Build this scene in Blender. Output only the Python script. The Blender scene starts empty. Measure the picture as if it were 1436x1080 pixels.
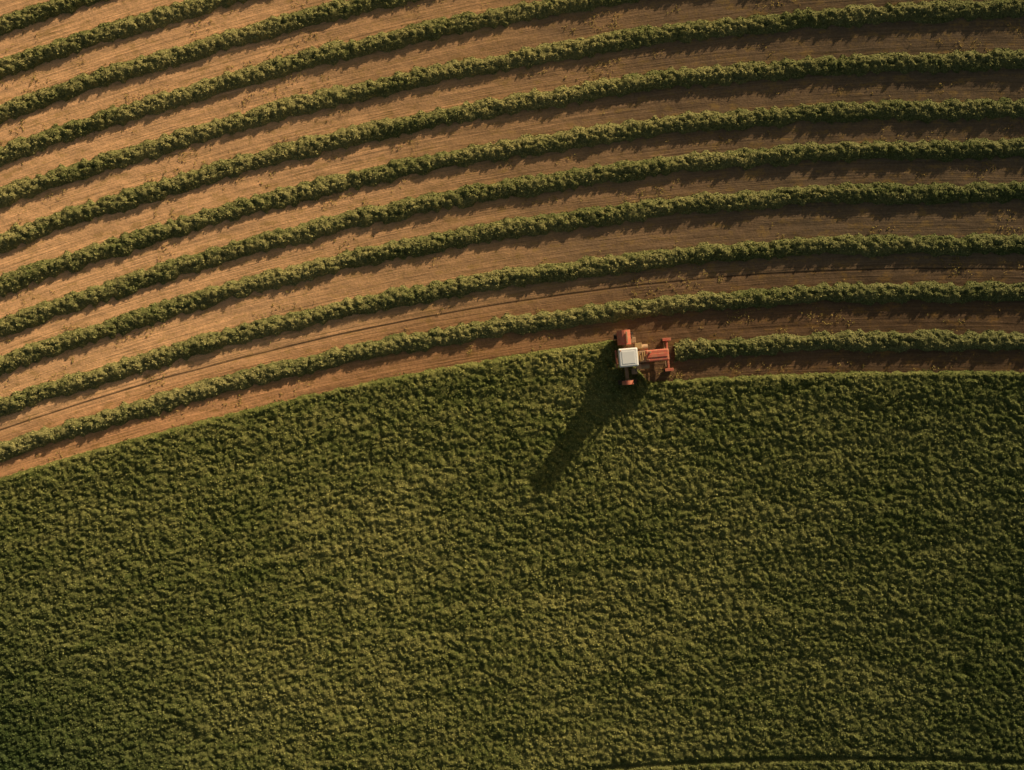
import bpy, bmesh, math
import numpy as np
from mathutils import Matrix, Vector
rng = np.random.default_rng(7)
S = bpy.context.scene
HC = 100.0     # drone height
M = 16.0       # photo pixels per metre at z=0

# ------------------------------------------------------------------ noise
def hsh(a, b, seed):
    n = (a*374761393 + b*668265263 + seed*974634777) & 0xffffffff
    n = ((n ^ (n >> 13))*1274126177) & 0xffffffff
    n = (n ^ (n >> 16)) & 0xffffff
    return n/float(0xffffff)
def vnoise(x, y, scale, seed=0):
    x = np.asarray(x, float)/scale + 1000.3; y = np.asarray(y, float)/scale + 1000.7
    xi = np.floor(x).astype(np.int64); yi = np.floor(y).astype(np.int64)
    fx = x-xi; fy = y-yi
    fx = fx*fx*(3-2*fx); fy = fy*fy*(3-2*fy)
    def h(a, b): return hsh(a, b, seed)*2-1
    return (h(xi, yi)*(1-fx)+h(xi+1, yi)*fx)*(1-fy)+(h(xi, yi+1)*(1-fx)+h(xi+1, yi+1)*fx)*fy
def domes(x, y, scale, seed=0):
    """overlapping rounded plant crowns: 0..1"""
    x = np.asarray(x, float)/scale + 1000.3; y = np.asarray(y, float)/scale + 1000.7
    xi = np.floor(x).astype(np.int64); yi = np.floor(y).astype(np.int64)
    best = np.zeros(x.shape)
    for i in (-1, 0, 1):
        for j in (-1, 0, 1):
            a = xi+i; b = yi+j
            cx = a+.5+.75*(hsh(a, b, seed)-.5); cy = b+.5+.75*(hsh(a, b, seed+1)-.5)
            r = .58+.35*hsh(a, b, seed+2)
            d2 = ((x-cx)**2+(y-cy)**2)/r**2
            best = np.maximum(best, np.sqrt(np.clip(1-d2, 0, 1))*(.5+.5*hsh(a, b, seed+3)))
    return best

# ------------------------------------------------------------------ terrain
X0 = 8.0
def T(x, y):
    xc = 62*np.tanh(np.asarray(x)/62.0)
    z = 0.5*np.where(xc < X0, .0032, .0044)*(xc-X0)**2  # shaped for the light: west tilts toward the sun, east tilts away
    z = z + 0.08*vnoise(x, y, 9, 3) + 0.03*vnoise(x, y, 3.1, 4)
    return z
def place(px, py):
    X = (px-718)/M; Y = (540-py)/M
    x, y = X, Y
    for _ in range(3):
        s = 1-T(x, y)/HC
        x = X*s; y = Y*s
    return x, y
def topx(x, y):
    s = 1-T(x, y)/HC
    return 718+M*x/s, 540-M*y/s

# ------------------------------------------------------------------ row layout
rows = {-1: (-90, -285, -400), 0: (-25, -220, -333), 1: (38, -157, -266), 2: (98, -97, -197), 3: (160, -36, -128), 4: (220, 24, -58),
        5: (278, 88, 12), 6: (340, 150, 86), 7: (402, 212, 155), 8: (460, 268, 211), 9: (512, 325, 272),
        10: (572, 394, 345), 11: (635, 460, 412), 12: (700, 525, 482)}
for i in range(13, 26):
    rows[i] = (700+63*(i-12)*1.0, 525+65*(i-12), 479+66*(i-12))
coef = {}
for k_, (a, b, c) in rows.items():
    coef[k_] = np.polyfit([0, 700, 1436], [a, b, c], 2)
keys = sorted(coef)
CO = np.array([coef[k_] for k_ in keys])
def rowy(k_, px):
    return np.polyval(coef[k_], px)
def rowcoord(px, py):
    sh = np.shape(px)
    pxf = np.clip(np.ravel(px), -300, 1750); pyf = np.ravel(py)
    ys = CO[:, 0][:, None]*pxf**2+CO[:, 1][:, None]*pxf+CO[:, 2][:, None]
    v = keys[0] + (pyf-ys[0])/63.0
    for i in range(len(keys)-1):
        m = (pyf >= ys[i])
        t = (pyf-ys[i])/(ys[i+1]-ys[i])
        if i < len(keys)-2: t = np.minimum(t, 1.0)
        v = np.where(m, keys[i]+t, v)
    return v.reshape(sh)
EL = np.polyfit([0, 400, 860], [670, 561, 477], 2)
ER = np.polyfit([935, 1150, 1436], [533, 523, 521], 2)
def edge(px):
    px = np.asarray(px, float)
    l = np.polyval(EL, px); r = np.polyval(ER, px)
    t = np.clip((px-862)/(908-862), 0, 1)
    return l*(1-t)+r*t

# ------------------------------------------------------------------ materials
def newmat(n):
    m = bpy.data.materials.new(n); m.use_nodes = True
    nt = m.node_tree; nt.nodes.clear()
    return m, nt, nt.nodes, nt.links
def soil_material():
    m, nt, N, L = newmat("tilled_soil")
    out = N.new('ShaderNodeOutputMaterial'); bs = N.new('ShaderNodeBsdfDiffuse')
    bs.inputs['Roughness'].default_value = 0.6
    L.new(bs.outputs[0], out.inputs[0])
    uv = N.new('ShaderNodeUVMap'); uv.uv_map = "rows"
    tc = N.new('ShaderNodeTexCoord')
    def noise(src, sc, scale=1.0, detail=4, rough=.6):
        mp = N.new('ShaderNodeMapping'); mp.inputs['Scale'].default_value = sc
        L.new(src, mp.inputs[0])
        n = N.new('ShaderNodeTexNoise'); n.inputs['Scale'].default_value = scale
        n.inputs['Detail'].default_value = detail; n.inputs['Roughness'].default_value = rough
        L.new(mp.outputs[0], n.inputs['Vector']); return n.outputs['Fac']
    def ramp(src, stops):
        r = N.new('ShaderNodeValToRGB'); e = r.color_ramp.elements
        while len(e) < len(stops): e.new(.5)
        for el, (p, c) in zip(e, stops): el.position = p; el.color = (*c, 1)
        L.new(src, r.inputs[0]); return r.outputs[0]
    def mix(f, a, b, mode='MIX'):
        x = N.new('ShaderNodeMix'); x.data_type = 'RGBA'; x.blend_type = mode
        if isinstance(f, float): x.inputs[0].default_value = f
        else: L.new(f, x.inputs[0])
        for s, v in ((6, a), (7, b)):
            if isinstance(v, tuple): x.inputs[s].default_value = (*v, 1)
            else: L.new(v, x.inputs[s])
        return x.outputs[2]
    def math_(op, a, b=None, c=None):
        x = N.new('ShaderNodeMath'); x.operation = op
        for i, v in enumerate((a, b, c)):
            if v is None: continue
            if isinstance(v, (int, float)): x.inputs[i].default_value = v
            else: L.new(v, x.inputs[i])
        return x.outputs[0]
    sep = N.new('ShaderNodeSeparateXYZ'); L.new(uv.outputs[0], sep.inputs[0])
    big = noise(tc.outputs['Object'], (1, 1, 1), .09, 5)
    # orange to grey-brown soil; bright-west, dark-east light falloff painted into the ramp
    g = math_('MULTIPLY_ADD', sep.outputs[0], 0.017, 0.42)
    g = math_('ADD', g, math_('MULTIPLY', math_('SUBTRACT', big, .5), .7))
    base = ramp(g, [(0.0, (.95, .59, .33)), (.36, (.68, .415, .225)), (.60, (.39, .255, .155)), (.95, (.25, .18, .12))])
    streak = noise(uv.outputs[0], (.10, 5.0, 1), 1.0, 6, .65)
    streak2 = noise(uv.outputs[0], (.35, 14.0, 1), 1.0, 4, .6)
    fine = noise(tc.outputs['Object'], (1, 1, 1), 5.0, 6, .7)
    c = mix(1.0, base, ramp(streak, [(.25, (.66, .66, .66)), (.75, (1.25, 1.23, 1.2))]), 'MULTIPLY')
    c = mix(.5, c, ramp(streak2, [(.3, (.75, .73, .71)), (.7, (1.2, 1.2, 1.2))]), 'MULTIPLY')
    c = mix(.8, c, ramp(fine, [(.3, (.70, .68, .66)), (.7, (1.2, 1.2, 1.2))]), 'MULTIPLY')
    # dry stubble / seedlings tinting the soil in broken patches
    pt = noise(uv.outputs[0], (.5, 1.6, 1), 1.0, 8, .75)
    pt2 = noise(tc.outputs['Object'], (1, 1, 1), 1.2, 8, .8)
    pm = ramp(math_('MULTIPLY', math_('ADD', pt, pt2), .5), [(.51, (0, 0, 0)), (.58, (1, 1, 1))])
    pmv = N.new('ShaderNodeRGBToBW'); L.new(pm, pmv.inputs[0])
    c = mix(math_('MULTIPLY', pmv.outputs[0], .6), c, (.46, .29, .10))
    # damp wheel rut between two rows
    wob = math_('MULTIPLY', math_('SUBTRACT', noise(uv.outputs[0], (.08, 0, 1), 1.0, 2), .5), .25)
    v = math_('ADD', sep.outputs[1], wob)
    def rutf(at, k, sm=.3):
        d = math_('ABSOLUTE', math_('SUBTRACT', v, at*4))
        return math_('MAXIMUM', math_('SUBTRACT', 1, math_('SMOOTH_MIN', math_('MULTIPLY', d, k), 1, sm)), 0.0)
    rut = rutf(10.5, 8.0)
    r2 = math_('MAXIMUM', rutf(10.40, 11.), rutf(11.62, 10.))
    c = mix(math_('MULTIPLY', rut, .8), c, (.05, .03, .02))
    c = mix(math_('MULTIPLY', r2, .3), c, (.08, .05, .03))
    # darker, moister soil in the last two freshly worked strips
    mo = ramp(math_('MULTIPLY', sep.outputs[1], 1/60.0), [(.69, (1, 1, 1)), (.725, (.80, .72, .68))])
    c = mix(1.0, c, mo, 'MULTIPLY')
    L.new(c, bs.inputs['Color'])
    hgt = math_('ADD', math_('MULTIPLY', streak, .14), math_('ADD', math_('MULTIPLY', streak2, .05), math_('MULTIPLY', fine, .09)))
    hgt = math_('SUBTRACT', hgt, math_('MULTIPLY', rut, .10))
    b = N.new('ShaderNodeBump'); b.inputs['Strength'].default_value = .5; b.inputs['Distance'].default_value = 1.0
    L.new(hgt, b.inputs['Height']); L.new(b.outputs[0], bs.inputs['Normal'])
    return m
def leaf_material(name):
    m, nt, N, L = newmat(name)
    out = N.new('ShaderNodeOutputMaterial')
    at = N.new('ShaderNodeAttribute'); at.attribute_name = "Col"
    di = N.new('ShaderNodeBsdfDiffuse')
    L.new(at.outputs['Color'], di.inputs['Color']); L.new(di.outputs[0], out.inputs[0])
    return m
def simple(name, col, rough=.5, metal=0., dirt=.25, dcol=(.2, .12, .07)):
    m, nt, N, L = newmat(name)
    out = N.new('ShaderNodeOutputMaterial'); bs = N.new('ShaderNodeBsdfPrincipled')
    tc = N.new('ShaderNodeTexCoord'); n = N.new('ShaderNodeTexNoise'); n.inputs['Scale'].default_value = 3.5
    n.inputs['Detail'].default_value = 6
    L.new(tc.outputs['Object'], n.inputs['Vector'])
    r = N.new('ShaderNodeValToRGB'); r.color_ramp.elements[0].position = .42; r.color_ramp.elements[1].position = .72
    r.color_ramp.elements[0].color = (0, 0, 0, 1); r.color_ramp.elements[1].color = (dirt, dirt, dirt, 1)
    L.new(n.outputs['Fac'], r.inputs[0])
    x = N.new('ShaderNodeMix'); x.data_type = 'RGBA'
    x.inputs[6].default_value = (*col, 1); x.inputs[7].default_value = (*dcol, 1)
    L.new(r.outputs[0], x.inputs[0]); L.new(x.outputs[2], bs.inputs['Base Color'])
    bs.inputs['Roughness'].default_value = rough; bs.inputs['Metallic'].default_value = metal
    L.new(bs.outputs[0], out.inputs[0]); return m

# ------------------------------------------------------------------ mesh helpers
def mesh_np(name, co, quads, mat, col=None, smooth=False):
    me = bpy.data.meshes.new(name)
    nv = len(co); nf = len(quads)
    me.vertices.add(nv); me.vertices.foreach_set('co', np.ascontiguousarray(co, np.float32).ravel())
    me.loops.add(nf*4); me.loops.foreach_set('vertex_index', np.ascontiguousarray(quads, np.int32).ravel())
    me.polygons.add(nf); me.polygons.foreach_set('loop_start', np.arange(0, nf*4, 4, dtype=np.int32))
    me.update(calc_edges=True)
    if col is not None:
        a = me.attributes.new('Col', 'FLOAT_COLOR', 'POINT')
        c4 = np.ones((nv, 4), np.float32); c4[:, :3] = col
        a.data.foreach_set('color', c4.ravel())
    if smooth: me.polygons.foreach_set('use_smooth', np.ones(nf, bool))
    me.materials.append(mat)
    ob = bpy.data.objects.new(name, me); S.collection.objects.link(ob)
    return ob
def gridquads(nr, nc):
    i = np.arange(nr-1)[:, None]*nc+np.arange(nc-1)[None, :]
    i = i.ravel()
    return np.stack([i, i+nc, i+nc+1, i+1], 1)

# ------------------------------------------------------------------ ground
def axis(lo, hi, step, far):
    d = np.arange(lo, hi+step/2, step)
    o = np.cumsum(np.geomspace(step*1.5, far/5, 26))
    o = o*far/o[-1]
    return np.concatenate([lo-o[::-1], d, hi+o])
gx = axis(-56, 56, .22, 1500); gy = axis(-42, 44, .22, 1500)
GX, GY = np.meshgrid(gx, gy)
GZ = T(GX, GY)
PX, PY = topx(GX, GY)
V = rowcoord(PX, PY)
GZ = GZ + 0.03*vnoise(GX*.3, V*4, .5, 9) + .02*vnoise(GX, GY, .5, 11)
co = np.stack([GX, GY, GZ], -1).reshape(-1, 3)
q = gridquads(len(gy), len(gx))[:, ::-1]
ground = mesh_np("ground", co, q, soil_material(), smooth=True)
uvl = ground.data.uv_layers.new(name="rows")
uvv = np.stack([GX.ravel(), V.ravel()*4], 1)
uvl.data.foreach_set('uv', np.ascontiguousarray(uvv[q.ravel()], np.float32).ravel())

# ------------------------------------------------------------------ foliage
def leaves(C, D, size, col):
    n = len(C)
    D = D/np.linalg.norm(D, axis=1, keepdims=True)
    r = rng.normal(size=(n, 3)); t = np.cross(D, r); t /= np.linalg.norm(t, axis=1, keepdims=True)
    b = np.cross(D, t)
    s = size[:, None]
    P = np.stack([C-t*s*.62, C+b*s*.42+D*s*.12, C+t*s*.62-D*s*.1, C-b*s*.42+D*s*.12], 1)
    co = P.reshape(-1, 3); q = np.arange(n*4).reshape(n, 4)
    return co, q, np.repeat(col, 4, 0)
def leafcol(x, y, boost=0., tint=(1, 1, 1)):
    n = x.shape
    px, py = topx(x, y); v = rowcoord(px, py)*3.95
    t = np.clip(.42+boost+.20*vnoise(x, y, 7, 21)+.16*vnoise(x, y, .6, 22)+.22*vnoise(x*.16, v+.4*vnoise(x, y, 3, 25), .7, 24)
                +.24*rng.normal(size=n), 0, 1)[..., None]
    a = np.array([.145, .170, .050]); b = np.array([.39, .355, .130])
    c = (a*(1-t)+b*t)*np.array(tint)
    # painted vignette: leaf colour darkened toward east, south edge and south-west corner
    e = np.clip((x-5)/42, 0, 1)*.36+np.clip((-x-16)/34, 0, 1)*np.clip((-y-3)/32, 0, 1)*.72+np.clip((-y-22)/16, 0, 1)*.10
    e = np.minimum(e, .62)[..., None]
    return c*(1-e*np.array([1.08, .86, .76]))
leafm = leaf_material("crop_leaf")

def canopy(name, X, Y, Z, dens, smin, smax, jit=.45, lift=.03, boost=0., tint=(1, 1, 1)):
    """leafy surface: smooth crowns sheet + leaves lying on it"""
    P = np.stack([X, Y, Z], -1)
    du = np.gradient(P, axis=1); dv = np.gradient(P, axis=0)
    Nn = np.cross(du, dv); ar = np.linalg.norm(Nn[..., :], axis=-1)
    Nn = Nn/np.maximum(ar, 1e-9)[..., None]
    Nn = np.where(Nn[..., 2:3] < 0, -Nn, Nn)
    flatA = np.abs(du[..., 0]*dv[..., 1]-du[..., 1]*dv[..., 0])
    w_ = (ar*.6+flatA*.4).ravel()
    n = int(w_.sum()*dens)
    idx = rng.choice(len(w_), n, p=w_/w_.sum())
    base = P.reshape(-1, 3)[idx]; nn = Nn.reshape(-1, 3)[idx]
    ju = du.reshape(-1, 3)[idx]*rng.uniform(-.5, .5, (n, 1))+dv.reshape(-1, 3)[idx]*rng.uniform(-.5, .5, (n, 1))
    C = base+ju+nn*rng.uniform(-.01, lift, (n, 1))
    D = nn+rng.normal(size=(n, 3))*jit
    a = leaves(C, D, rng.uniform(smin, smax, n), leafcol(C[:, 0], C[:, 1], boost, tint)*rng.uniform(.8, 1.25, (n, 1)))
    nb = len(a[0])
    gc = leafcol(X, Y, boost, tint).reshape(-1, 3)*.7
    q2 = gridquads(*X.shape)
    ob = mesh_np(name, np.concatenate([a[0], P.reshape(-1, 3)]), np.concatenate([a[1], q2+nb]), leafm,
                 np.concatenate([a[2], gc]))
    sm = np.zeros(len(a[1])+len(q2), bool); sm[len(a[1]):] = True
    ob.data.polygons.foreach_set('use_smooth', sm)
    return ob

for k_ in range(-1, 13):
    p0, p1 = (-110, 1550) if k_ < 12 else (946, 1550)
    xs = np.arange(p0, p1, 1.9); us = np.linspace(-1, 1, 19)
    U, XS = np.meshgrid(us, xs, indexing='ij')
    zero = XS*0
    sg = np.where(U > 0, 1, 0)*50
    hw = 13.4*(1+.12*vnoise(XS, zero+k_*7+sg, 30, 5)+.28*vnoise(XS, zero+k_*7+sg, 8, 6))
    slope = np.polyval(np.polyder(coef[k_]), XS)
    wig = 2.0*vnoise(XS, zero+k_*13, 90, 15)
    YS = rowy(k_, XS)-1+wig+U*hw*np.sqrt(1+slope**2)
    x, y = place(XS, YS)
    prof = np.clip(1-np.abs(U)**2.4, 0, 1)
    hh = .22+.08*vnoise(x, y, 1.3, 31)+.36*domes(x, y, .46, 60)+.07*vnoise(x, y, .22, 34)
    z = T(x, y)+prof*hh-.03
    canopy("crop_row", x, y, z, 80, .09, .17, .38, .06, .14, (1.03, 1.0, 1.15))

# big field
def tram(px): return np.polyval(np.polyfit([820, 1100, 1436], [1077, 1063, 1068], 2), px)
xs = np.arange(-110, 1550, 1.9); nt_ = 370
ts = np.linspace(0, 1, nt_)
TS, XS = np.meshgrid(ts, xs, indexing='ij')
E = edge(XS)
YS = E+3*vnoise(XS, XS*0, 9, 77)*(1-TS)**20+TS*(1190-E)
x, y = place(XS, YS)
v = rowcoord(XS, YS)
ux = XS/M; vy = v*3.95
h = .24+.29*domes(ux*.80+.3*vnoise(ux, vy, 1.1, 70), vy+.3*vnoise(ux, vy, 1.1, 71), .37, 80)
h += .05*vnoise(ux*.4, vy, .9, 41)+.04*vnoise(x, y, 1.7, 42)+.05*vnoise(ux*.20, vy, 1.6, 43)+.07*vnoise(x, y, .21, 44)
ed = np.clip((YS-E)/6.0, 0, 1)
tm = np.where(XS > 830, .45+.55*np.clip(np.abs(YS-tram(XS))/4-.3+.3*vnoise(XS, YS, 25, 90), 0, 1), 1)
z = T(x, y)+(h+.04)*np.sqrt(ed)*tm-.04
canopy("crop_field", x, y, z, 68, .085, .16, .40, .06, .03, (.90, .92, .88))

# weeds between rows (one scattered mass)
n = 36000
px = rng.uniform(-60, 1500, n); py = rng.uniform(-60, 660, n)
e = edge(px); v = rowcoord(px, py)
x, y = place(px, py)
dens = .5+.5*vnoise(px/M*.4, v*3, 1.2, 51)+.35*vnoise(x, y, .6, 52)
k2 = (py < e-3) & (dens > .80)
x, y = x[k2], y[k2]; n = len(x)
wc = np.array([.42, .28, .10])*(.7+.3*rng.uniform(0, 1, (n, 1)))+np.array([.0, .06, .0])*rng.uniform(0, 1, (n, 1))
idx = np.repeat(np.arange(n), 3); m_ = len(idx)
C = np.stack([x[idx]+rng.normal(size=m_)*.07, y[idx]+rng.normal(size=m_)*.07, T(x[idx], y[idx])+rng.uniform(.03, .08, m_)], 1)
a = leaves(C, rng.normal(size=(m_, 3))*.4+np.array([.2, .4, .8]), rng.uniform(.05, .11, m_), wc[idx])
mesh_np("weeds", a[0], a[1], leafm, a[2])

# ------------------------------------------------------------------ tractor
O = Vector((11.3, 2.45, 0)); O.z = float(T(np.array(11.3), np.array(2.5)))
tr = bpy.data.objects.new("tractor", None); S.collection.objects.link(tr)
tr.location = O; tr.rotation_euler = (0, 0, math.radians(5))
red = simple("red_paint", (.66, .17, .11), .5, 0, .6, (.60, .34, .19))
white = simple("white_roof_paint", (.95, .95, .97), .35, 0, .05, (.6, .5, .4))
rub = simple("tyre_rubber", (.03, .028, .025), .9, 0, .7, (.28, .16, .09))
steel = simple("dusty_steel", (.44, .28, .17), .6, .1, .6, (.62, .40, .23))
dark = simple("dark_glass", (.02, .025, .03), .1, 0, .2)
rim = simple("rim_paint", (.65, .42, .18), .5, 0, .4)
def fin(bm, name, mat, bev=.0):
    me = bpy.data.meshes.new(name); bm.to_mesh(me); bm.free(); me.materials.append(mat)
    ob = bpy.data.objects.new(name, me); S.collection.objects.link(ob); ob.parent = tr
    if bev:
        md = ob.modifiers.new("b", 'BEVEL'); md.width = bev; md.segments = 3
    return ob
def box(name, mat, c, d, bev=.04, taper=None, bm=None):
    own = bm is None
    if own: bm = bmesh.new()
    r = bmesh.ops.create_cube(bm, size=1)
    for v_ in r['verts']:
        f = 1
        if taper and v_.co.z > 0: f = taper
        v_.co = Vector((v_.co.x*d[0]*f+c[0], v_.co.y*d[1]*f+c[1], v_.co.z*d[2]+c[2]))
    if own: return fin(bm, name, mat, bev)
def cyl(name, mat, c, r, l, ax='Y', seg=20, bm=None, r2=None):
    own = bm is None
    if own: bm = bmesh.new()
    rot = {'Y': Matrix.Rotation(math.pi/2, 4, 'X'), 'X': Matrix.Rotation(math.pi/2, 4, 'Y'), 'Z': Matrix.Identity(4)}[ax]
    bmesh.ops.create_cone(bm, cap_ends=True, segments=seg, radius1=r, radius2=r if r2 is None else r2, depth=l,
                          matrix=Matrix.Translation(c) @ rot)
    if own: return fin(bm, name, mat, .015)
def wheel(name, a, b, r, w):
    bm = bmesh.new(); cyl(None, None, (a, b, r), r*.93, w, bm=bm, seg=36)
    nl = 22
    for i in range(nl):
        for sd in (-1, 1):
            an = 2*math.pi*(i+.5*(sd > 0))/nl
            mt = Matrix.Translation((a, b+sd*w*.24, r)) @ Matrix.Rotation(an, 4, 'Y') @ Matrix.Translation((r*.95, 0, 0)) @ Matrix.Rotation(sd*.5, 4, 'X')
            rr = bmesh.ops.create_cube(bm, size=1)
            for v_ in rr['verts']:
                v_.co = mt @ Vector((v_.co.x*r*.12, v_.co.y*w*.56, v_.co.z*r*.09))
    fin(bm, name, rub)
    sgn = 1 if b > 0 else -1
    cyl(name+"_rim", rim, (a, b+sgn*w*.04, r), r*.55, w*1.0, seg=28)
    cyl(name+"_hub", steel, (a, b+sgn*w*.12, r), r*.18, w*1.05, seg=16)
# axles, frame
wheel("rear_wheel_left", -1.45, 1.95, .85, .46); wheel("rear_wheel_right", -1.45, -2.05, .80, .40)
wheel("front_wheel_left", 2.25, 1.32, .40, .22); wheel("front_wheel_right", 2.25, -1.32, .40, .22)
cyl("rear_axle", steel, (-1.45, 0, .95), .16, 3.6); box("front_axle", red, (2.25, 0, .62), (.18, 2.4, .16))
box("chassis", steel, (.5, 0, 1.05), (3.6, .5, .35))
box("gearbox", steel, (-.9, 0, 1.05), (1.1, .8, .6))
# fenders: arched plates above the rear wheels
for nm, sg, y0_, y1_, ln in (("fender_left", 1, 1.15, 2.42, .72), ("fender_right", -1, 1.95, 2.3, .55)):
    bm = bmesh.new(); pr = []
    for i in range(9):
        an = math.radians(35+110*i/8); R = 1.0
        for yy in (y0_, y1_):
            pr.append(bm.verts.new((-1.5+R*ln*math.cos(an), sg*yy, .95+R*math.sin(an))))
    for i in range(8):
        bm.faces.new([pr[2*i], pr[2*i+1], pr[2*i+3], pr[2*i+2]])
    o = fin(bm, nm, red); sm = o.modifiers.new("s", 'SOLIDIFY'); sm.thickness = .05
box("fender_lamp_bar", steel, (-1.3, 1.75, 2.02), (.12, 1.0, .10), .02)
box("step_left", steel, (-.75, 1.5, 1.25), (.55, .5, .08)); box("step_right", steel, (-.8, -1.2, 1.15), (.5, .5, .08))
# hood
box("hood", red, (1.2, 0, 1.62), (2.15, 1.08, .8), .10, .92)
box("hood_grille", dark, (2.31, 0, 1.5), (.05, .62, .5), .01)
box("hood_ridge", red, (1.2, 0, 2.04), (1.7, .3, .06), .02)
bm = bmesh.new()
for i in range(7):
    for sg in (-1, 1): box(None, None, (.55+i*.18, sg*.54, 1.55), (.08, .03, .36), bm=bm)
fin(bm, "hood_vents", dark)
cyl("exhaust_pipe", steel, (.35, -.36, 2.35), .06, 1.0, 'Z'); cyl("air_intake", steel, (.55, .3, 2.2), .09, .5, 'Z')
cyl("fuel_tank_left", steel, (.05, .78, 1.3), .28, .9, 'X'); cyl("fuel_tank_right", steel, (.05, -.78, 1.3), .28, .9, 'X')
box("engine_block", steel, (-.1, 0, 1.55), (.85, 1.0, .75), .05)
box("battery_box", rim, (-.35, .95, 1.6), (.6, .5, .4), .03)
box("tool_box", steel, (-.45, -.8, 1.6), (.4, .5, .35), .03)
bm = bmesh.new()
for i, (l_, o_) in enumerate([(.8, .1), (.55, -.12), (.7, .05), (.4, .2), (.5, -.05)]):
    cyl(None, None, (-.45+i*.18, o_, 1.96+.02*(i % 3)), .05, l_, bm=bm, seg=10)
fin(bm, "engine_pipes", rim)
# cab
box("cab_floor", steel, (-1.45, 0, 1.55), (1.4, 1.35, .5), .05)
box("cab_glass", dark, (-1.45, 0, 2.75), (1.30, 1.28, 1.9), .04, .95)
bm = bmesh.new()
for sx in (-1, 1):
    for sy in (-1, 1): box(None, None, (-1.45+sx*.66, sy*.65, 2.75), (.08, .08, 1.94), bm=bm)
fin(bm, "cab_pillars", red, .01)
box("cab_roof", white, (-1.5, 0, 3.85), (1.66, 1.60, .26), .10, .95)
box("roof_hatch", white, (-1.5, 0, 3.985), (1.1, 1.05, .035), .015)
cyl("beacon_light", simple("amber", (.7, .25, .02), .3), (-2.15, .6, 4.03), .05, .12, 'Z')
bm = bmesh.new()
for sy in (-1, 1):
    box(None, None, (-.85, sy*.90, 2.9), (.05, .4, .04), bm=bm); box(None, None, (-.83, sy*1.15, 2.75), (.06, .2, .36), bm=bm)
fin(bm, "mirrors", dark)
cyl("steering_linkage", steel, (2.0, 0, .72), .04, 2.1)
box("rear_toolbar", red, (-2.25, 0, .9), (.14, 1.5, .14), .02)
bm = bmesh.new()
for yy in (-.4, .4): box(None, None, (-2.0, yy, .85), (.6, .08, .1), bm=bm)
fin(bm, "linkage_arms", steel)
box("front_mudguard_left", red, (2.25, 1.32, .90), (.74, .26, .05), .02); box("front_mudguard_right", red, (2.25, -1.32, .90), (.74, .26, .05), .02)

# ------------------------------------------------------------------ light
az = math.atan2(.55, .84); el = math.radians(14.5)
sd = Vector((math.sin(az)*math.cos(el), math.cos(az)*math.cos(el), math.sin(el)))
sl = bpy.data.lights.new("sun", 'SUN'); sl.energy = 5; sl.angle = math.radians(.5); sl.color = (1, .82, .54)
so = bpy.data.objects.new("sun", sl); S.collection.objects.link(so)
so.rotation_euler = sd.to_track_quat('Z', 'Y').to_euler(); so.location = sd*80
w = bpy.data.worlds.new("World"); S.world = w; w.use_nodes = True
nt = w.node_tree; bg = nt.nodes['Background']
sk = nt.nodes.new('ShaderNodeTexSky'); sk.sky_type = 'NISHITA'; sk.sun_disc = False
sk.sun_elevation = el; sk.sun_rotation = az; sk.dust_density = 3.0
tm_ = nt.nodes.new('ShaderNodeMix'); tm_.data_type = 'RGBA'; tm_.blend_type = 'MULTIPLY'; tm_.inputs[0].default_value = 1
tm_.inputs[7].default_value = (1, .88, .64, 1)
nt.links.new(sk.outputs[0], tm_.inputs[6]); nt.links.new(tm_.outputs[2], bg.inputs[0]); bg.inputs[1].default_value = .07
S.view_settings.view_transform = 'Standard'; S.view_settings.look = 'None'; S.view_settings.exposure = 0
cam = bpy.data.cameras.new("camera"); cam.sensor_width = 36; cam.lens = 36*HC/(1436/M); cam.clip_end = 4000
cobj = bpy.data.objects.new("camera", cam); S.collection.objects.link(cobj); cobj.location = (0, 0, HC)
S.camera = cobj
